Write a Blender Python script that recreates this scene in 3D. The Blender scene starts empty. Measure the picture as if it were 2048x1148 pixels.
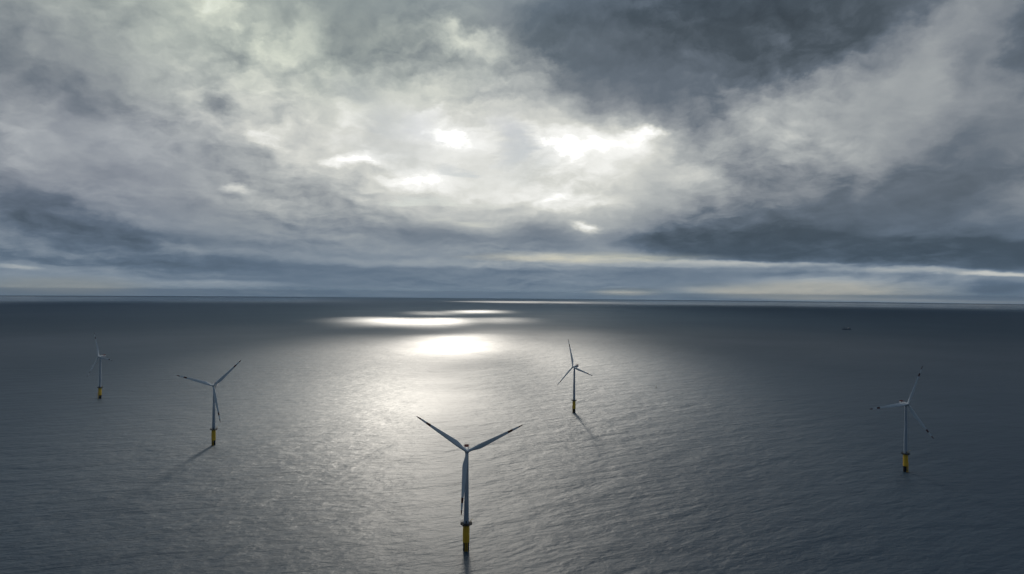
import bpy, bmesh, math, random
from mathutils import Vector, Matrix
random.seed(7)
R = math.radians
C = bpy.context.scene.collection
sc = bpy.context.scene

# ------------------------------------------------------------------ camera
CAM_H = 230.0
F_PX = 1365.0                       # focal length in photo pixels (24 mm on 36 mm)
PITCH, ROLL = R(0.50), R(0.50)
cam = bpy.data.cameras.new('camera'); camo = bpy.data.objects.new('camera', cam); C.objects.link(camo)
cam.sensor_width = 36; cam.lens = 36*F_PX/2048; cam.clip_start = 1; cam.clip_end = 600000
CAM_ROT = Matrix.Rotation(R(90)+PITCH, 3, 'X') @ Matrix.Rotation(ROLL, 3, 'Z')
camo.matrix_world = Matrix.Translation((0, 0, CAM_H)) @ CAM_ROT.to_4x4()
sc.camera = camo

def pix_dir(px, py):
    return (CAM_ROT @ Vector(((px-1024)/F_PX, (574-py)/F_PX, -1))).normalized()
def pix_ang(px, py):
    d = pix_dir(px, py)
    return math.atan2(d.x, d.y), math.asin(d.z)

# ------------------------------------------------------------------ light
SUN_EL, SUN_AZ = R(20.0), pix_ang(915, 300)[0]
SUNV = Vector((math.cos(SUN_EL)*math.sin(SUN_AZ), math.cos(SUN_EL)*math.cos(SUN_AZ), math.sin(SUN_EL)))
w = bpy.data.worlds.new('World'); sc.world = w; w.use_nodes = True
nt = w.node_tree
sk = nt.nodes.new('ShaderNodeTexSky'); sk.sky_type = 'NISHITA'; sk.sun_disc = False
sk.sun_elevation = SUN_EL; sk.sun_rotation = SUN_AZ
sk.dust_density = .3; sk.ozone_density = 2.0
nt.links.new(sk.outputs[0], nt.nodes['Background'].inputs[0]); nt.nodes['Background'].inputs[1].default_value = 0.05
sun = bpy.data.lights.new('sun', 'SUN'); sun.energy = 5.0; sun.angle = R(5.5); sun.color = (1, .93, .82)
suno = bpy.data.objects.new('sun', sun); C.objects.link(suno)
suno.rotation_euler = (-SUNV).to_track_quat('-Z', 'Y').to_euler()

sc.view_settings.view_transform = 'Standard'; sc.view_settings.look = 'None'
sc.view_settings.exposure = 0; sc.view_settings.gamma = 1
sc.render.engine = 'CYCLES'
sc.cycles.max_bounces = 5; sc.cycles.diffuse_bounces = 2; sc.cycles.glossy_bounces = 3
sc.cycles.transparent_max_bounces = 6; sc.cycles.sample_clamp_indirect = 8
sc.cycles.use_denoising = True

# ------------------------------------------------------------------ earth curvature
RE = 7.32e6                          # earth radius with refraction
CLOUD_H = 1500.0
def sea_hit(px, py, h=0.0):
    """point at height h above the curved sea seen at a photo pixel"""
    d = pix_dir(px, py); o = Vector((0, 0, CAM_H))
    t = 100.0
    # z = h - r^2/(2RE)
    a = -(d.x*d.x+d.y*d.y)/(2*RE); b = -d.z; c = h-CAM_H
    # c + a t^2 + b t = 0  with z(t)-CAM_H = d.z t
    disc = b*b-4*a*c
    t = (-b+math.sqrt(disc))/(2*a) if a else -c/b
    t2 = (-b-math.sqrt(disc))/(2*a)
    ts = [q for q in (t, t2) if q > 0]
    return o+d*min(ts)
def sea_z(x, y): return -(x*x+y*y)/(2*RE)

# ------------------------------------------------------------------ node helpers
class NT:
    def __init__(s, tree): s.t = tree; s.n = tree.nodes; s.l = tree.links
    def _in(s, sock, v):
        if v is None: return
        if hasattr(v, 'is_linked') or isinstance(v, bpy.types.NodeSocket): s.l.new(v, sock)
        else: sock.default_value = v
    def m(s, op, a, b=None, c=None, clamp=False):
        n = s.n.new('ShaderNodeMath'); n.operation = op; n.use_clamp = clamp
        for i, v in enumerate((a, b, c)): s._in(n.inputs[i], v)
        return n.outputs[0]
    def v(s, op, a, b=None, c=None):
        n = s.n.new('ShaderNodeVectorMath'); n.operation = op
        for i, q in enumerate((a, b, c)):
            if q is not None: s._in(n.inputs[i], q)
        return n.outputs['Value'] if op in ('LENGTH', 'DOT_PRODUCT') else n.outputs[0]
    def comb(s, x=0, y=0, z=0):
        n = s.n.new('ShaderNodeCombineXYZ')
        for i, v in enumerate((x, y, z)): s._in(n.inputs[i], v)
        return n.outputs[0]
    def sep(s, a):
        n = s.n.new('ShaderNodeSeparateXYZ'); s.l.new(a, n.inputs[0]); return n.outputs
    def noise(s, vec, scale=1, detail=4, rough=.5, dist=0, dim='3D', lac=2.0):
        n = s.n.new('ShaderNodeTexNoise'); n.noise_dimensions = dim
        s._in(n.inputs['Vector'], vec)
        n.inputs['Scale'].default_value = scale; n.inputs['Detail'].default_value = detail
        n.inputs['Roughness'].default_value = rough; n.inputs['Distortion'].default_value = dist
        n.inputs['Lacunarity'].default_value = lac
        return n.outputs
    def mapping(s, vec, loc=(0,0,0), rot=(0,0,0), scale=(1,1,1), typ='POINT'):
        n = s.n.new('ShaderNodeMapping'); n.vector_type = typ
        s._in(n.inputs[0], vec); n.inputs[1].default_value = loc
        n.inputs[2].default_value = rot; n.inputs[3].default_value = scale
        return n.outputs[0]
    def mr(s, v, a, b, c, d, smooth=False):
        n = s.n.new('ShaderNodeMapRange')
        if smooth: n.interpolation_type = 'SMOOTHSTEP'
        s._in(n.inputs[0], v)
        for i, q in enumerate((a, b, c, d)): s._in(n.inputs[i+1], q)
        return n.outputs[0]
    def mixf(s, f, a, b):
        n = s.n.new('ShaderNodeMix'); n.data_type = 'FLOAT'
        s._in(n.inputs[0], f); s._in(n.inputs[2], a); s._in(n.inputs[3], b); return n.outputs[0]
    def mixc(s, f, a, b, mode='MIX'):
        n = s.n.new('ShaderNodeMix'); n.data_type = 'RGBA'; n.blend_type = mode
        s._in(n.inputs[0], f); s._in(n.inputs[6], a); s._in(n.inputs[7], b); return n.outputs[2]
    def blob(s, vec, c, r, rot, amp, inner=0.0):
        q = s.mapping(vec, (c[0], c[1], 0), (0, 0, rot), (r[0], r[1], 1e6), 'TEXTURE')
        return s.mr(s.v('LENGTH', q), 1.0, inner, 0.0, amp, True)
    def ramp(s, f, stops):
        n = s.n.new('ShaderNodeValToRGB'); s._in(n.inputs[0], f)
        cr = n.color_ramp
        while len(cr.elements) < len(stops): cr.elements.new(.5)
        for e, (p, col) in zip(cr.elements, stops): e.position = p; e.color = (*col, 1)
        return n.outputs[0]
def lin(*c): return tuple(((v/255+.055)/1.055)**2.4 if v > 10 else v/255/12.92 for v in c)

# ------------------------------------------------------------------ sky: the cloud deck
def cap_mesh(name, radii, height, segs=128, flip=False):
    me = bpy.data.meshes.new(name); vs = [(0, 0, height)]; fs = []
    for r in radii:
        for i in range(segs):
            a = 2*math.pi*i/segs
            vs.append((r*math.sin(a), r*math.cos(a), height-r*r/(2*RE)))
    for i in range(segs):
        fs.append((0, 1+(i+1) % segs, 1+i))
    for k in range(len(radii)-1):
        a, b = 1+k*segs, 1+(k+1)*segs
        for i in range(segs):
            j = (i+1) % segs
            fs.append((a+i, a+j, b+j, b+i))
    if flip: fs = [f[::-1] for f in fs]
    me.from_pydata(vs, [], fs); me.update()
    for p in me.polygons: p.use_smooth = True
    o = bpy.data.objects.new(name, me); C.objects.link(o)
    return o

# cloud features: photo pixel centre, radii, tilt, target brightness (sRGB 0..1, >1 = glare), amount, hard core
SKY = [
 # broad masses
 (1024, -150, 1700, 330, 0, .50, .9, .3),
 (100, 60, 560, 280, 0, .55, .85, .1),
 (800, 230, 820, 330, 8, .74, 1, .1),
 (600, 200, 440, 220, 20, .79, .8, .1),
 (980, 320, 520, 170, 6, .90, .95, .2),
 (1700, 260, 560, 150, -25, .62, .9, .1),
 (1850, 370, 480, 120, -14, .43, .9, .2),
 # right upper dark mass
 (1420, 60, 540, 175, 6, .38, .95, .15),
 (1500, 20, 420, 110, 2, .31, .9, .1),
 (1120, 70, 200, 120, 15, .40, .75, .1),
 (1260, 170, 240, 65, 8, .42, .7, .1),
 (1700, 60, 260, 70, -20, .33, .8, .2),
 (2080, 90, 110, 110, 0, .40, .8, .2),
 (1880, 90, 170, 80, -40, .60, .8, .1),
 (1830, 180, 200, 75, -30, .62, .7, .1),
 (1560, 250, 240, 95, -18, .70, .85, .1),
 (1940, 290, 180, 60, -10, .47, .7, .1),
 (1450, 310, 170, 45, 0, .60, .85, .1),
 (1290, 335, 60, 14, 5, .74, .7, .1),
 (1700, 160, 90, 40, -30, .60, .6, .1),
 (1960, 130, 70, 90, 10, .50, .6, .1),
 (1760, 300, 160, 40, -14, .58, .6, .1),
 (1600, 355, 260, 50, 0, .47, .7, .1),
 # left and upper cloud
 (60, 130, 200, 60, 10, .50, .6, .1),
 (130, 190, 130, 60, 20, .45, .6, .2),
 (60, 280, 320, 130, 0, .62, .8, .1),
 (310, 300, 220, 60, 18, .68, .6, .1),
 (200, 60, 300, 40, 3, .66, .6, .1),
 (430, 25, 70, 55, 30, .90, .9, .1),
 (540, 85, 80, 30, 20, .82, .7, .1),
 (610, 55, 80, 60, -40, .84, .9, .1),
 (715, 75, 130, 75, 10, .53, .85, .1),
 (470, 105, 120, 32, 8, .60, .7, .1),
 (560, 25, 50, 40, 10, .58, .6, .1),
 (600, 150, 200, 30, 10, .66, .6, .1),
 (860, 190, 160, 25, 4, .80, .6, .1),
 (820, 120, 200, 60, -5, .60, .7, .1),
 (800, 60, 300, 110, 0, .56, .8, .1),
 (930, 80, 110, 48, 8, .86, .95, .05),
 (430, 210, 55, 28, 10, .54, .8, .1),
 (1010, 215, 130, 55, 0, .72, .6, .1),
 # glare openings
 (1000, 310, 500, 135, 4, .90, .9, 0),
 (1200, 290, 210, 66, -4, 1.07, .95, 0),
 (1120, 300, 80, 22, 10, 1.10, .8, 0),
 (1290, 262, 80, 20, -6, 1.08, .8, 0),
 (890, 272, 140, 46, 15, 1.06, .95, 0),
 (545, 262, 60, 40, -10, .96, .8, 0),
 (728, 316, 100, 22, 0, 1.07, 1, .1),
 (850, 362, 120, 32, 0, 1.1, .95, 0),
 (1090, 402, 200, 32, 4, 1.03, .95, 0),
 (478, 374, 48, 15, 8, 1.0, .95, .1),
 (1168, 452, 45, 13, 12, 1.0, .95, .1),
 (1010, 370, 260, 50, 5, .90, .6, .1),
 (1380, 350, 140, 42, 10, .82, .7, .1),
 # darker streaks in the glow
 (820, 325, 110, 14, 8, .80, .6, .1),
 (1130, 372, 150, 12, 4, .82, .6, .1),
 (640, 340, 160, 26, 8, .74, .5, .1),
 # lower left
 (170, 380, 300, 60, 0, .60, .6, .1),
 (90, 435, 230, 80, 12, .40, .95, .1),
 (250, 470, 170, 40, 5, .40, .9, .1),
 (420, 480, 240, 26, 4, .48, .8, .1),
 (470, 440, 330, 55, 8, .56, .8, .1),
 (560, 400, 300, 40, 8, .66, .7, .1),
 (760, 450, 60, 22, 20, .74, .6, .1),
 (850, 470, 330, 36, 4, .50, .8, .1),
 (1080, 470, 130, 40, 5, .47, .8, .15),
 (960, 420, 240, 30, 0, .72, .4, .1),
 # dark base on the right
 (1700, 455, 640, 85, 2, .41, .95, .4),
 (1560, 490, 520, 48, 3, .35, 1, .5),
 (1950, 510, 280, 46, 4, .33, 1, .5),
 (1800, 500, 420, 30, 3, .36, .9, .4),
 (1960, 430, 160, 28, -6, .50, .6, .1),
 (1780, 465, 140, 14, 2, .45, .5, .1),
]
LOW = [
 (1024, 565, 1900, 66, 0, .50, 1, .35),
 (300, 520, 560, 30, 2, .42, .9, .2),
 (60, 500, 300, 14, 3, .50, .7, .2),
 (700, 556, 420, 36, 0, .46, .85, .2),
 (900, 528, 420, 13, 1, .62, .8, .2),
 (1150, 519, 180, 16, 2, .68, .8, .2),
 (1020, 562, 380, 28, 0, .49, .8, .2),
 (1420, 524, 420, 8, 1.5, .70, .95, .1),
 (1330, 528, 300, 9, 1, .66, .7, .2),
 (1850, 543, 320, 10, 2, .66, .9, .1),
 (2000, 549, 130, 7, 2, .78, .9, .2),
 (1350, 550, 220, 14, 2, .48, .7, .2),
 (1560, 548, 200, 9, 0, .46, .8, .2),
 (1640, 576, 280, 34, 1, .66, .95, .2),
 (1480, 584, 220, 15, 1, .68, .8, .1),
 (1250, 586, 90, 8, 1, .74, .8, 0),
 (2000, 578, 130, 24, 0, .42, .9, .2),
 (110, 556, 240, 34, 2, .54, .9, .2),
 (120, 576, 200, 11, 0, .60, .8, .1),
 (20, 532, 90, 8, 5, .66, .8, .2),
 (430, 568, 200, 10, 0, .58, .8, .2),
 (1750, 600, 600, 6, .5, .72, .6, .2),
]

def sky_geometry(e):
    c = pix_ang(e[0], e[1]); a = pix_ang(e[0]+e[2], e[1])[0]-c[0]; b = c[1]-pix_ang(e[0], e[1]+e[3])[1]
    return c, (abs(a), abs(b))

def sky_material():
    m = bpy.data.materials.new('clouds'); m.use_nodes = True; n = NT(m.node_tree); n.n.clear()
    out = n.n.new('ShaderNodeOutputMaterial')
    geo = n.n.new('ShaderNodeNewGeometry'); P = geo.outputs['Position']
    x, y, z = n.sep(P)
    flat = n.comb(x, y, 0); r = n.v('LENGTH', flat)
    az = n.m('ARCTAN2', x, y)
    el = n.m('ARCTAN2', n.m('SUBTRACT', z, CAM_H), r)
    elp = n.m('MAXIMUM', n.m('ADD', el, .022), .002)
    se = n.m('SQRT', elp)
    wc = n.comb(n.m('MULTIPLY', az, 6.0), n.m('MULTIPLY', se, 9.5), 0)
    # ragged edges: two octaves of domain warp
    w1 = n.noise(wc, .9, 3, .5)['Color']
    w2 = n.noise(wc, 3.2, 6, .62)['Color']
    wv = n.v('ADD', n.v('MULTIPLY', n.v('SUBTRACT', w1, (.5, .5, .5)), (.05, .18, 0)),
                    n.v('MULTIPLY', n.v('SUBTRACT', w2, (.5, .5, .5)), (.065, .20, 0)))
    wx, wy, _ = n.sep(wv)
    ax = n.m('ADD', az, n.m('MULTIPLY', wx, n.m('MULTIPLY', se, 2.0))); ay = n.m('ADD', el, n.m('MULTIPLY', wy, elp))
    A = n.comb(ax, ay, 0)
    # base brightness by elevation
    L = n.mixf(n.mr(y, -3000, 2500, 1, 0, True), n.mr(el, 0.0, .9, .55, .40), .38)   # unseen sky behind the camera set darker to dim the towers
    for e in SKY+LOW:
        c, rr = sky_geometry(e)
        f = n.blob(n.comb(ax, ay, L), c, rr, R(-e[4]), e[6], e[7])   # z carries L only to order the evaluation
        L = n.mixf(f, L, e[5])
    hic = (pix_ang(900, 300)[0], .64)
    L = n.mixf(n.blob(n.comb(az, el, L), hic, (.62, .25), 0, 1, .3), L, .90)  # lighter patch added overhead, out of view, to lift the sea
    # cloud texture: billows lit from the sun's side, thin fibres, broad unevenness
    sx, sy = pix_ang(985, 290)
    tos = n.v('NORMALIZE', n.comb(n.m('SUBTRACT', sx, az), n.m('MULTIPLY', n.m('SUBTRACT', sy, el), 2.0), .12))
    pw = n.v('ADD', wc, n.v('MULTIPLY', wv, (3.0, 1.6, 0)))
    pb = n.mapping(pw, rot=(0, 0, R(-10)), scale=(1, 1.2, 1))
    pb2 = n.v('ADD', pb, n.v('MULTIPLY', tos, (.10, .10, 0)))
    b1 = n.noise(pb, 1.5, 7, .56)['Fac']; b2 = n.noise(pb2, 1.5, 7, .56)['Fac']
    relief = n.m('SUBTRACT', b1, b2)                       # positive on the sunward face
    c1 = n.noise(n.mapping(pw, loc=(3, 7, 2), rot=(0, 0, R(-14)), scale=(1, 1.6, 1)), 3.6, 6, .6)['Fac']
    where = n.mr(n.noise(wc, .7, 2, .5)['Fac'], .38, .62, .25, 1.25, True)
    amp = n.m('MULTIPLY', n.mr(el, .01, .14, .20, .37), n.mr(L, .32, .75, .55, 1.0))
    det = n.m('ADD', n.m('MULTIPLY', n.m('SUBTRACT', b1, .5), .55), n.m('MULTIPLY', n.m('MULTIPLY', relief, where), 1.5))
    det = n.m('ADD', det, n.m('MULTIPLY', n.m('MULTIPLY', n.m('SUBTRACT', c1, .5), where), .32))
    L2 = n.m('ADD', L, n.m('MULTIPLY', det, amp))
    col = n.ramp(n.m('MULTIPLY', L2, .8), [
        (.16, lin(48, 56, 64)), (.28, lin(74, 84, 93)), (.36, lin(100, 110, 121)), (.44, lin(137, 143, 149)),
        (.56, lin(176, 180, 180)), (.68, lin(213, 214, 208)), (.80, lin(250, 250, 246)), (1, lin(255, 255, 252))])
    # colour casts of the real cloud: cool slate low, grey-green upper left, cream by the horizon
    low = n.mr(el, .01, .15, 1, 0, True)
    dark = n.mr(L2, .75, .45, 0, 1, True)
    col = n.mixc(n.m('MULTIPLY', low, dark), col, (.86, 1.0, 1.13, 1), 'MULTIPLY')
    c, rr = sky_geometry((520, 20, 900, 260))
    gr = n.blob(A, c, rr, 0, .8, .1)
    col = n.mixc(gr, col, (.97, 1.03, .93, 1), 'MULTIPLY')
    for e in [(1600, 582, 420, 26), (120, 572, 230, 26), (1250, 584, 100, 12)]:
        c, rr = sky_geometry(e)
        col = n.mixc(n.blob(A, c, rr, 0, .85, .3), col, (1.10, 1.0, .86, 1), 'MULTIPLY')
    col = n.mixc(n.m('MULTIPLY', n.mr(el, .36, .55, 0, 1), n.mr(L, .7, .5, 0, 1)), col, (.82, .97, 1.14, 1), 'MULTIPLY')
    c, rr = sky_geometry((150, 330, 420, 200))
    col = n.mixc(n.blob(A, c, rr, 0, .7, .2), col, (.97, .98, 1.05, 1), 'MULTIPLY')
    # the sun's glare inside the thin cloud (far brighter than the picture's white)
    c, rr = sky_geometry((985, 300, 640, 210))
    au = n.blob(n.comb(ax, ay, L2), c, rr, 0, 1, .2)
    gl = n.m('ADD', 1.0, n.m('MULTIPLY', au, n.mr(L2, 1.0, 1.3, 0, 2.5)))
    em = n.n.new('ShaderNodeEmission'); n._in(em.inputs[0], col)
    # glow added to the cloud above the view to brighten the sea
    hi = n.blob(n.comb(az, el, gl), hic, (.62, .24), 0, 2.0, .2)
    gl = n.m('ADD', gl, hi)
    # openings that let the sun through
    kw = n.noise(n.mapping(P, scale=(.001, .001, .001)), .9, 5, .6)['Color']
    K = n.v('ADD', flat, n.v('MULTIPLY', n.v('SUBTRACT', kw, (.5, .5, .5)), (900, 1800, 0)))
    T = None
    for (px, py, rx, ry, amt, inner) in HOLES:
        p = sea_hit(px, py)
        near = sea_hit(px, py+ry); far_ = sea_hit(px, py-ry)
        t = 0.0
        for _ in range(6):
            g = p+SUNV*t; t += (CLOUD_H-(g.x**2+g.y**2)/(2*RE)-g.z)/SUNV.z
        g = p+SUNV*t
        f = n.blob(K, (g.x, g.y), (p.length*rx/F_PX, (far_-near).length/2), 0, amt, inner)
        T = f if T is None else n.m('MAXIMUM', T, f)
    tn = n.noise(n.mapping(P, loc=(5, 1, 0), scale=(.0011, .0005, .001)), 1, 6, .6)['Fac']
    near = CLOUD_H/math.tan(SUN_EL)*math.cos(SUN_AZ)       # sun transmission cut, added to darken the nearest water
    T = n.m('MULTIPLY', T, n.mr(n.v('LENGTH', n.v('SUBTRACT', flat, (0, near, 0))), 450, 1300, .15, 1, True))
    T = n.m('MULTIPLY', T, n.mr(tn, .35, .6, .35, 1), clamp=True)
    tr = n.n.new('ShaderNodeBsdfTransparent'); n.l.new(n.comb(T, T, T), tr.inputs[0])
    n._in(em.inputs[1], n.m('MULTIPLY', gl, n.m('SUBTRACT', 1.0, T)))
    add = n.n.new('ShaderNodeAddShader'); n.l.new(em.outputs[0], add.inputs[0]); n.l.new(tr.outputs[0], add.inputs[1])
    n.l.new(add.outputs[0], out.inputs[0])
    m.cycles.emission_sampling = 'NONE'
    return m

# sunlit patches on the sea: photo pixel centre, radii (pixels), strength, hard core
HOLES = [
 (860, 694, 120, 15, 1, .1),
 (930, 690, 130, 13, 1, .1),
 (985, 686, 70, 8, 1, .1),
 (740, 640, 120, 5, 1, .2),
 (820, 643, 130, 7, 1, .2),
 (890, 640, 80, 4, 1, .2),
 (1010, 641, 110, 5, .4, 0),
 (860, 626, 70, 3.5, .6, 0),
 (960, 623, 80, 3.5, .6, 0),
 (1230, 605.5, 360, 3, .4, .2),
 (900, 760, 700, 110, .14, 0),
 (1000, 695, 480, 65, .13, 0),
 (870, 880, 860, 200, .12, 0),
 (400, 850, 420, 190, .45, 0),
 (560, 860, 330, 160, .60, 0),
 (1330, 830, 260, 190, .85, .1),
 (520, 990, 400, 200, .50, 0),
 (580, 725, 340, 75, .36, 0),
 (1250, 705, 230, 65, .34, 0),
 (1200, 1000, 240, 240, .20, .1),
 (860, 1100, 760, 300, .045, 0),
]
sky = cap_mesh('sky', [500, 1500, 3000, 5000, 8000, 12000, 18000, 27000, 40000, 55000, 75000, 100000, 130000, 165000, 200000, 235000], CLOUD_H, 160, flip=True)
sky['kind'] = 'structure'
sky.data.materials.append(sky_material())

# ------------------------------------------------------------------ sea
def sea_material():
    m = bpy.data.materials.new('sea_water'); m.use_nodes = True; n = NT(m.node_tree)
    bs = n.n['Principled BSDF']
    geo = n.n.new('ShaderNodeNewGeometry'); P = geo.outputs['Position']
    x, y, z = n.sep(P); flat = n.comb(x, y, 0); r = n.v('LENGTH', flat)
    bs.inputs['Base Color'].default_value = (.004, .032, .062, 1)
    bs.inputs['IOR'].default_value = 1.5
    rough = n.mr(r, 500, 4000, .48, .55)
    # wind-roughened water far out to both sides, calmer again towards the horizon
    az = n.m('ARCTAN2', x, y)
    side = n.mr(n.m('ABSOLUTE', n.m('ADD', az, .06)), .10, .28, 0, 1, True)
    calm = n.m('MULTIPLY', n.mr(r, 3300, 6000, 0, 1, True), n.mr(r, 11500, 15500, 1, 0, True))
    rough = n.m('ADD', rough, n.m('MULTIPLY', n.m('MULTIPLY', calm, side), .26))
    rough = n.m('ADD', rough, n.m('MULTIPLY', n.mr(r, 13000, 19000, 0, -.32, True), n.mr(r, 28000, 42000, side, 0, True)))
    # wind patches: slicks and ruffled water
    pn = n.noise(n.mapping(P, rot=(0, 0, R(20)), scale=(.0012, .0012, .001)), 1, 5, .55)['Fac']
    n._in(bs.inputs['Roughness'], n.m('ADD', rough, n.mr(pn, .3, .7, -.04, .04)))
    # swell, waves, chop
    rot = R(30)
    sw = n.noise(n.mapping(P, rot=(0, 0, rot), scale=(80, 34, 60), typ='TEXTURE'), 1, 3, .5, .3)['Fac']
    wa = n.noise(n.mapping(P, rot=(0, 0, rot-R(8)), scale=(17, 8.5, 12), typ='TEXTURE'), 1, 5, .6, .2)['Fac']
    ch = n.noise(n.mapping(P, rot=(0, 0, rot+R(16)), scale=(3.6, 1.8, 3), typ='TEXTURE'), 1, 4, .6)['Fac']
    gust = n.mr(pn, .35, .65, .7, 1.25, True)
    h = n.m('ADD', n.m('ADD', n.m('MULTIPLY', sw, 4.2), n.m('MULTIPLY', wa, 1.7)), n.m('MULTIPLY', ch, .11))
    b = n.n.new('ShaderNodeBump'); n._in(b.inputs['Height'], n.m('MULTIPLY', h, gust)); b.inputs['Distance'].default_value = 1.0
    n._in(b.inputs['Strength'], n.mr(r, 600, 7000, 1.0, .08))
    n.l.new(b.outputs[0], bs.inputs['Normal'])
    return m
rad = [100]; 
while rad[-1] < 65000: rad.append(rad[-1]*1.12)
sea = cap_mesh('sea', rad, 0.0, 256)
sea['kind'] = 'structure'; sea.data.materials.append(sea_material())

# ------------------------------------------------------------------ object materials
def paint(name, col, rough=.45, var=.06, scale=.3, streak=False):
    m = bpy.data.materials.new(name); m.use_nodes = True; n = NT(m.node_tree); bs = n.n['Principled BSDF']
    tc = n.n.new('ShaderNodeTexCoord')
    f = n.noise(n.mapping(tc.outputs['Object'], scale=(1, 1, .15 if streak else 1)), scale, 5, .6)['Fac']
    n._in(bs.inputs['Base Color'], n.mixc(n.mr(f, .35, .7, 0, 1), tuple(c*(1-var) for c in col)+(1,), tuple(min(1, c*(1+var)) for c in col)+(1,)))
    bs.inputs['Roughness'].default_value = rough
    return m
M = dict(
 tower=paint('tower_paint', (.37, .42, .48), .4, .05, .25, True),
 yellow=paint('yellow_paint', (.95, .54, .035), .5, .12, .35, True),
 black=paint('wet_dark_growth', (.018, .014, .013), .6, .4, .6, True),
 steel=paint('dark_grating', (.022, .022, .025), .85, .2, 1),
 nacelle=paint('nacelle_shell', (.48, .50, .53), .4, .05, .4),
 red=paint('dark_red_paint', (.20, .02, .015), .5, .15, 1),
 hull=paint('ship_hull', (.03, .05, .09), .5, .2, .1),
 white=paint('ship_white', (.30, .32, .34), .5, .1, .1),
 buoy=paint('buoy_paint', (.05, .06, .05), .5, .2, 1),
)
def blade_material():
    m = bpy.data.materials.new('blade_paint'); m.use_nodes = True; n = NT(m.node_tree); bs = n.n['Principled BSDF']
    tc = n.n.new('ShaderNodeTexCoord'); x, y, z = n.sep(tc.outputs['Object'])
    b1 = n.m('MULTIPLY', n.m('GREATER_THAN', z, 40.0), n.m('LESS_THAN', z, 44.5))
    b2 = n.m('GREATER_THAN', z, 50.5)
    f = n.noise(tc.outputs['Object'], .5, 4)['Fac']
    base = n.mixc(f, (.74, .76, .78, 1), (.80, .82, .83, 1))
    n._in(bs.inputs['Base Color'], n.mixc(n.m('MAXIMUM', b1, b2), base, (.10, .012, .01, 1)))
    bs.inputs['Roughness'].default_value = .35
    return m
M['blade'] = blade_material()

# ------------------------------------------------------------------ mesh helpers
def obj(name, bm, mats, parent=None, smooth=False, loc=(0, 0, 0), rot=None):
    me = bpy.data.meshes.new(name); bmesh.ops.recalc_face_normals(bm, faces=bm.faces); bm.to_mesh(me); bm.free()
    for m in (mats if isinstance(mats, (list, tuple)) else [mats]): me.materials.append(m)
    if smooth:
        for p in me.polygons: p.use_smooth = True
        me.set_sharp_from_angle(angle=R(35))
    o = bpy.data.objects.new(name, me); C.objects.link(o); o.location = loc
    if rot: o.rotation_euler = rot
    if parent: o.parent = parent
    return o
def lathe(bm, prof, segs=32, origin=(0, 0, 0), axis='Z', cap=True):
    rings = []
    O = Vector(origin)
    for (r, h) in prof:
        ring = []
        for i in range(segs):
            a = 2*math.pi*i/segs
            v = Vector((r*math.cos(a), r*math.sin(a), h)) if axis == 'Z' else Vector((r*math.cos(a), h, r*math.sin(a)))
            ring.append(bm.verts.new(O+v))
        rings.append(ring)
    for a, b in zip(rings, rings[1:]):
        for i in range(segs): bm.faces.new((a[i], a[(i+1) % segs], b[(i+1) % segs], b[i]))
    if cap:
        bm.faces.new(rings[0]); bm.faces.new(rings[-1])
def tube(bm, a, b, r, segs=6, r2=None):
    a, b = Vector(a), Vector(b); d = (b-a).normalized(); r2 = r if r2 is None else r2
    u = d.orthogonal().normalized(); v = d.cross(u)
    A = [bm.verts.new(a+(u*math.cos(t)+v*math.sin(t))*r) for t in [2*math.pi*i/segs for i in range(segs)]]
    B = [bm.verts.new(b+(u*math.cos(t)+v*math.sin(t))*r2) for t in [2*math.pi*i/segs for i in range(segs)]]
    for i in range(segs): bm.faces.new((A[i], A[(i+1) % segs], B[(i+1) % segs], B[i]))
    bm.faces.new(A); bm.faces.new(B)
def box(bm, c, s, bev=0):
    r = bmesh.ops.create_cube(bm, size=1, matrix=Matrix.Translation(c) @ Matrix.Diagonal((*s, 1)))
    if bev:
        es = {e for v in r['verts'] for e in v.link_edges}
        bmesh.ops.bevel(bm, geom=list(es), offset=bev, segments=3, affect='EDGES', profile=.5)
def ring(bm, r, z, t=.06, segs=24):
    pts = [(r*math.cos(2*math.pi*i/segs), r*math.sin(2*math.pi*i/segs), z) for i in range(segs)]
    for i in range(segs): tube(bm, pts[i], pts[(i+1) % segs], t, 5)
def empty(name, loc, label, cat, group=None, rz=0):
    o = bpy.data.objects.new(name, None); C.objects.link(o); o.location = loc; o.rotation_euler = (0, 0, rz)
    o['label'] = label; o['category'] = cat
    if group: o['group'] = group
    return o

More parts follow.
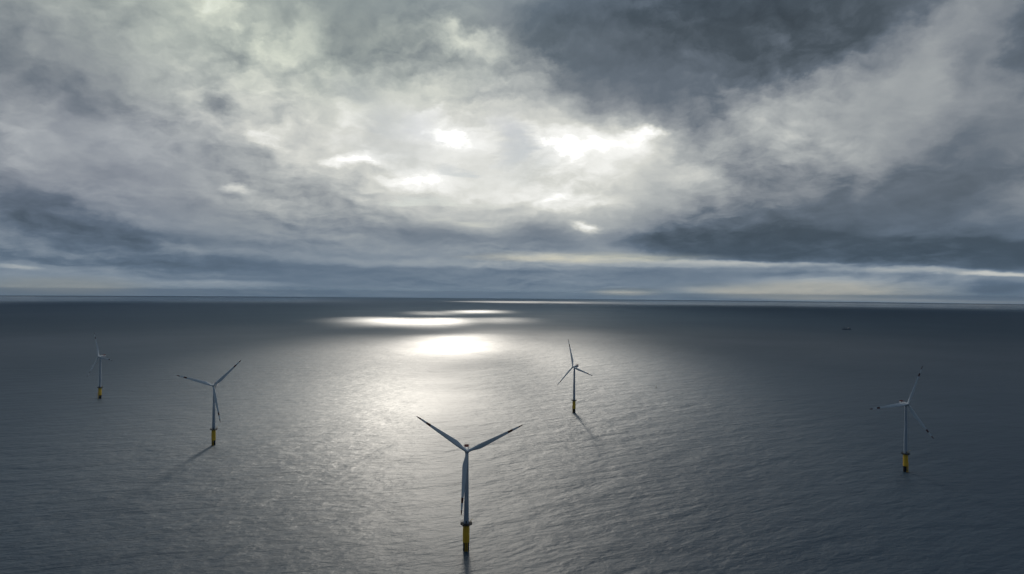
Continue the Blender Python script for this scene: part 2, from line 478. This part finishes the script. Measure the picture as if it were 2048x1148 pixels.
# ------------------------------------------------------------------ turbine
HUB_H, PLAT = 88.5, 24.0
BLADE_L = 55.0
def blade_bm():
    bm = bmesh.new(); N = 20; rings = []
    # span, chord, thickness ratio, twist
    st = [(1.2, 2.5, 1.0, 14), (3, 2.5, 1.0, 14), (6, 3.0, .75, 14), (9, 3.7, .48, 13), (12, 4.1, .36, 11), (16, 3.9, .30, 8),
          (22, 3.35, .25, 5.5), (28, 2.85, .22, 4), (34, 2.4, .20, 2.5), (40, 2.0, .18, 1.2), (44.5, 1.7, .18, .6),
          (48, 1.45, .17, .2), (50.5, 1.25, .17, 0), (53, .9, .17, 0), (54.6, .45, .17, 0), (BLADE_L, .12, .2, 0)]
    for (s, c, t, tw) in st:
        ring_ = []; k = max(0, min(1, (s-3)/8))
        pre = -1.9*(s/BLADE_L)**2          # prebend towards the wind
        for i in range(N):
            a = 2*math.pi*i/N
            X = math.cos(a); Y = math.sin(a)
            # circle blends to a tapered foil whose leading edge sits forward
            c_ = c*(1+.10*k); fx = X*.5*c_+k*(.18*c_)
            fy = Y*.5*c*t*(1-k*.55*(X*.5+.5)**1.2)
            tr = R(tw+3)
            ring_.append(bm.verts.new((fx*math.cos(tr)-fy*math.sin(tr), fx*math.sin(tr)+fy*math.cos(tr)+pre, s)))
        rings.append(ring_)
    for a, b in zip(rings, rings[1:]):
        for i in range(N): bm.faces.new((a[i], a[(i+1) % N], b[(i+1) % N], b[i]))
    bm.faces.new(rings[0]); bm.faces.new(rings[-1])
    return bm
def make_turbine(label):
    t = empty('wind_turbine', (0, 0, 0), label, 'wind turbine', 'wind turbines standing in the sea')
    bm = bmesh.new(); lathe(bm, [(2.75, -14), (2.75, 7.0), (2.95, 7.3)], 40); obj('monopile', bm, M['black'], t, True)
    bm = bmesh.new(); lathe(bm, [(2.96, 7.3), (3.0, 7.6), (3.0, 19.5), (2.7, 22.2), (2.6, PLAT-.5)], 40)
    tp = obj('transition_piece', bm, M['yellow'], t, True)
    # boat landing: two fenders, ladder
    bm = bmesh.new()
    for s in (-1, 1):
        tube(bm, (s*.95, -4.3, -3), (s*.95, -4.3, 13.5), .24, 10)
        for zz in (0.5, 5, 9, 13):
            tube(bm, (s*.95, -4.3, zz), (s*.8, -2.8, zz+.6), .14, 8)
    obj('boat_landing', bm, M['yellow'], t, True)
    bm = bmesh.new()
    for s in (-1, 1): tube(bm, (s*.3, -3.65, 0), (s*.3, -3.65, PLAT), .06, 6)
    z = .5
    while z < PLAT: tube(bm, (-.3, -3.65, z), (.3, -3.65, z), .035, 5); z += .6
    obj('ladder', bm, M['yellow'], t)
    bm = bmesh.new()
    lathe(bm, [(2.4, PLAT-1.1), (4.9, PLAT-1.0), (5.3, PLAT-.9), (5.3, PLAT), (2.3, PLAT+.02)], 28)
    for i in range(8):
        a = 2*math.pi*(i+.5)/8; tube(bm, (4.6*math.cos(a), 4.6*math.sin(a), PLAT-.5), (2.8*math.cos(a), 2.8*math.sin(a), PLAT-3), .13, 6)
    pf = obj('platform', bm, M['steel'], t)
    bm = bmesh.new()
    ring(bm, 5.05, PLAT+1.15); ring(bm, 5.05, PLAT+.6, .045)
    for i in range(20):
        a = 2*math.pi*i/20; tube(bm, (5.05*math.cos(a), 5.05*math.sin(a), PLAT), (5.05*math.cos(a), 5.05*math.sin(a), PLAT+1.15), .05, 5)
    obj('railing', bm, M['steel'], pf)
    bm = bmesh.new(); tube(bm, (4.3, 1.6, PLAT), (4.3, 1.6, PLAT+2.6), .22, 8); tube(bm, (4.3, 1.6, PLAT+2.5), (6.6, -.3, PLAT+3.6), .13, 6)
    obj('davit_crane', bm, M['yellow'], pf)
    # tower with flange joints
    prof = [(2.32, PLAT+.02), (2.3, PLAT+.4)]
    for k in (1, 2, 3):
        zz = PLAT+(HUB_H-2-PLAT)*k/3; rr = 2.25-(2.25-1.5)*k/3
        if k < 3: prof += [(rr, zz-.12), (rr+.05, zz-.1), (rr+.05, zz+.1), (rr, zz+.12)]
        else: prof += [(rr, zz)]
    bm = bmesh.new(); lathe(bm, prof, 40)
    tw = obj('tower', bm, M['tower'], t, True)
    bm = bmesh.new(); box(bm, (0, -2.28, PLAT+1.5), (1.0, .22, 2.3), .06); obj('door', bm, M['steel'], tw)
    # nacelle
    bm = bmesh.new()
    secs = [(-2.4, 1.55, 1.6, 0), (-1.4, 1.9, 1.95, .1), (1, 2.0, 2.1, .2), (6.5, 2.0, 2.1, .2), (9.6, 1.8, 1.75, .35), (10.3, 1.45, 1.35, .45)]
    prev = None
    for (yy, hx, hz, oz) in secs:
        rg = []
        for i in range(28):
            a = 2*math.pi*i/28; ca, sa = math.cos(a), math.sin(a)
            e = .42
            rg.append(bm.verts.new((hx*math.copysign(abs(ca)**e, ca), yy, hz*math.copysign(abs(sa)**e, sa)+oz)))
        if prev:
            for i in range(28): bm.faces.new((prev[i], prev[(i+1) % 28], rg[(i+1) % 28], rg[i]))
        else: bm.faces.new(rg)
        prev = rg
    bm.faces.new(prev)
    na = obj('nacelle', bm, M['nacelle'], t, True, loc=(0, 0, HUB_H))
    bm = bmesh.new(); lathe(bm, [(1.5, -2.6), (1.7, -2.0)], 28); obj('yaw_ring', bm, M['steel'], na)
    bm = bmesh.new()
    box(bm, (0, 7.6, 2.62), (4.4, 5.0, .22))
    for sx in (-2.15, 2.15):
        tube(bm, (sx, 5.2, 3.8), (sx, 10.0, 3.8), .07, 5)
        for yy in (5.2, 6.8, 8.4, 10.0): tube(bm, (sx, yy, 2.7), (sx, yy, 3.8), .06, 5)
    tube(bm, (-2.15, 10, 3.8), (2.15, 10, 3.8), .07, 5)
    box(bm, (0, 8.9, 3.25), (3.6, 1.0, 1.0), .08)
    obj('hoist_platform', bm, M['red'], na)
    bm = bmesh.new(); tube(bm, (.8, 3.5, 2.2), (.8, 3.5, 4.6), .06, 5); tube(bm, (.3, 3.5, 4.4), (1.3, 3.5, 4.4), .05, 5)
    obj('weather_mast', bm, M['steel'], na)
    return t, na
def add_rotor(t, na, phase, pitch=3):
    bm = bmesh.new()
    lathe(bm, [(.05, -2.55), (.7, -2.4), (1.25, -1.9), (1.6, -1.1), (1.7, 0), (1.7, 1.1), (1.5, 1.5)], 28, axis='Y')
    hb = obj('hub', bm, M['nacelle'], t, True, loc=(0, -4.0, HUB_H+.2))
    hb.rotation_euler = (R(-5), 0, 0)
    mesh = None
    for k in range(3):
        b = obj('blade', blade_bm(), M['blade'], hb, True) if mesh is None else bpy.data.objects.new('blade', mesh)
        if mesh is not None: C.objects.link(b); b.parent = hb
        mesh = b.data
        # angle from the x axis seen from the front (camera side), anticlockwise
        th = R(phase+120*k)
        # local z axis -> (cos th, 0, sin th);   seen from -Y, +X is right
        b.rotation_mode = 'XYZ'
        b.rotation_euler = (0, R(90)-th, 0)
    return hb
spec = [ # pixel x,y of the waterline, first blade angle, yaw, label
 (932, 1100, 25, 6, 'nearest and largest wind turbine, grey tower on a yellow base, bottom centre'),
 (427, 890, 44, 4, 'wind turbine left of centre, two blades raised, one hanging beside its tower'),
 (1148, 825, 107, -48, 'distant wind turbine right of centre with one blade nearly upright against the bright water'),
 (1811, 943, 66, 6, 'wind turbine standing alone in the dark water on the right, dark bands on its blades'),
 (200, 797, -5, -30, 'farthest and smallest wind turbine, standing in the dim water at the far left'),
]
def copy_tree(o, parent=None):
    c = o.copy(); C.objects.link(c); c.parent = parent
    for ch in o.children: copy_tree(ch, c)
    return c
first = None
for (px, py, ph, yaw, lab) in spec:
    if first is None:
        t, na = make_turbine(lab); hb = add_rotor(t, na, ph); first = t
    else:
        t = copy_tree(first); t['label'] = lab
        hb = [c for c in t.children if c.name.startswith('hub')][0]
        for k, b in enumerate([c for c in hb.children if c.name.startswith('blade')]):
            b.rotation_euler = (0, R(90)-R(ph+120*k), 0)
    p = sea_hit(px, py); t.location = (p.x, p.y, sea_z(p.x, p.y)); t.rotation_euler = (0, 0, R(yaw))

# ------------------------------------------------------------------ ship far out on the right
def ship(px, py, rz, L, label, name='supply_ship', cat='ship'):
    p = sea_hit(px, py)
    s = empty(name, (p.x, p.y, sea_z(p.x, p.y)), label, cat, rz=rz)
    k = L/80
    bm = bmesh.new()
    outl = [(-40, 7), (-41, 0), (-40, -7), (22, -7.5), (33, -5), (41, 0), (33, 5), (22, 7.5)]
    rows = []
    for (zz, f, ext) in ((-3, .8, 0), (1, .95, .3), (6.5, 1, 1.0)):
        rows.append([bm.verts.new((x*k*(1 if x < 30 else 1+.04*ext), y*f*k, (zz+(2.5*ext if x > 20 else 0))*k)) for x, y in outl])
    for a, b in zip(rows, rows[1:]):
        for i in range(8): bm.faces.new((a[i], a[(i+1) % 8], b[(i+1) % 8], b[i]))
    bm.faces.new(rows[0]); bm.faces.new(rows[-1])
    obj('hull', bm, M['hull'], s)
    bm = bmesh.new(); box(bm, (20*k, 0, 12*k), (16*k, 12*k, 7*k), .5*k); box(bm, (21*k, 0, 17*k), (11*k, 11*k, 3.4*k), .4*k)
    obj('deckhouse', bm, M['white'], s)
    bm = bmesh.new(); tube(bm, (20*k, 0, 18*k), (19*k, 0, 27*k), .5*k, 6); tube(bm, (19.5*k, -3*k, 24*k), (19.5*k, 3*k, 24*k), .25*k, 5)
    obj('mast', bm, M['steel'], s)
    bm = bmesh.new(); tube(bm, (-14*k, 3*k, 7*k), (-14*k, 3*k, 17*k), 1.2*k, 8); tube(bm, (-14*k, 3*k, 16*k), (-32*k, 0, 21*k), .6*k, 6)
    obj('deck_crane', bm, M['steel'], s)
    bm = bmesh.new(); box(bm, (-24*k, -1*k, 8.2*k), (18*k, 8*k, 2.6*k), .3*k)
    obj('deck_cargo', bm, M['hull'], s)
    return s
ship(1693, 659, R(4), 62, 'small dark ship far out on the dark water toward the right horizon')

# marker buoy
p = sea_hit(1312, 776)
b = empty('marker_buoy', (p.x, p.y, sea_z(p.x, p.y)), 'tiny dark marker buoy floating alone between the middle and right turbines', 'buoy')
bm = bmesh.new(); lathe(bm, [(.9, -1.2), (1.9, -.4), (2.0, .7), (1.6, 1.1), (.5, 1.2)], 20); obj('float', bm, M['buoy'], b, True)
bm = bmesh.new()
for i in range(4):
    a = math.pi/4+i*math.pi/2; tube(bm, (1.1*math.cos(a), 1.1*math.sin(a), 1.1), (.4*math.cos(a), .4*math.sin(a), 5.8), .13, 6)
for zz, rr in ((2.6, .95), (4.2, .68)): ring(bm, rr, zz, .08, 12)
obj('lattice_tower', bm, M['buoy'], b)
bm = bmesh.new(); lathe(bm, [(.75, 5.8), (.75, 6.2), (.45, 6.4), (.45, 7.2), (.1, 7.5)], 14); obj('lantern', bm, M['buoy'], b, True)

# ------------------------------------------------------------------ sea air: faint haze between the camera and the horizon
HAZE = 1e-5
bm = bmesh.new(); box(bm, (0, 0, (310-520)/2), (150000, 150000, 830))
m = bpy.data.materials.new('sea_haze'); m.use_nodes = True; m.node_tree.nodes.clear()
o_ = m.node_tree.nodes.new('ShaderNodeOutputMaterial'); v_ = m.node_tree.nodes.new('ShaderNodeVolumePrincipled')
v_.inputs['Color'].default_value = (.60, .80, 1, 1); v_.inputs['Density'].default_value = HAZE; v_.inputs['Anisotropy'].default_value = .3
m.node_tree.links.new(v_.outputs[0], o_.inputs['Volume'])
hz = obj('haze', bm, m); hz['kind'] = 'stuff'
sc.cycles.volume_bounces = 1
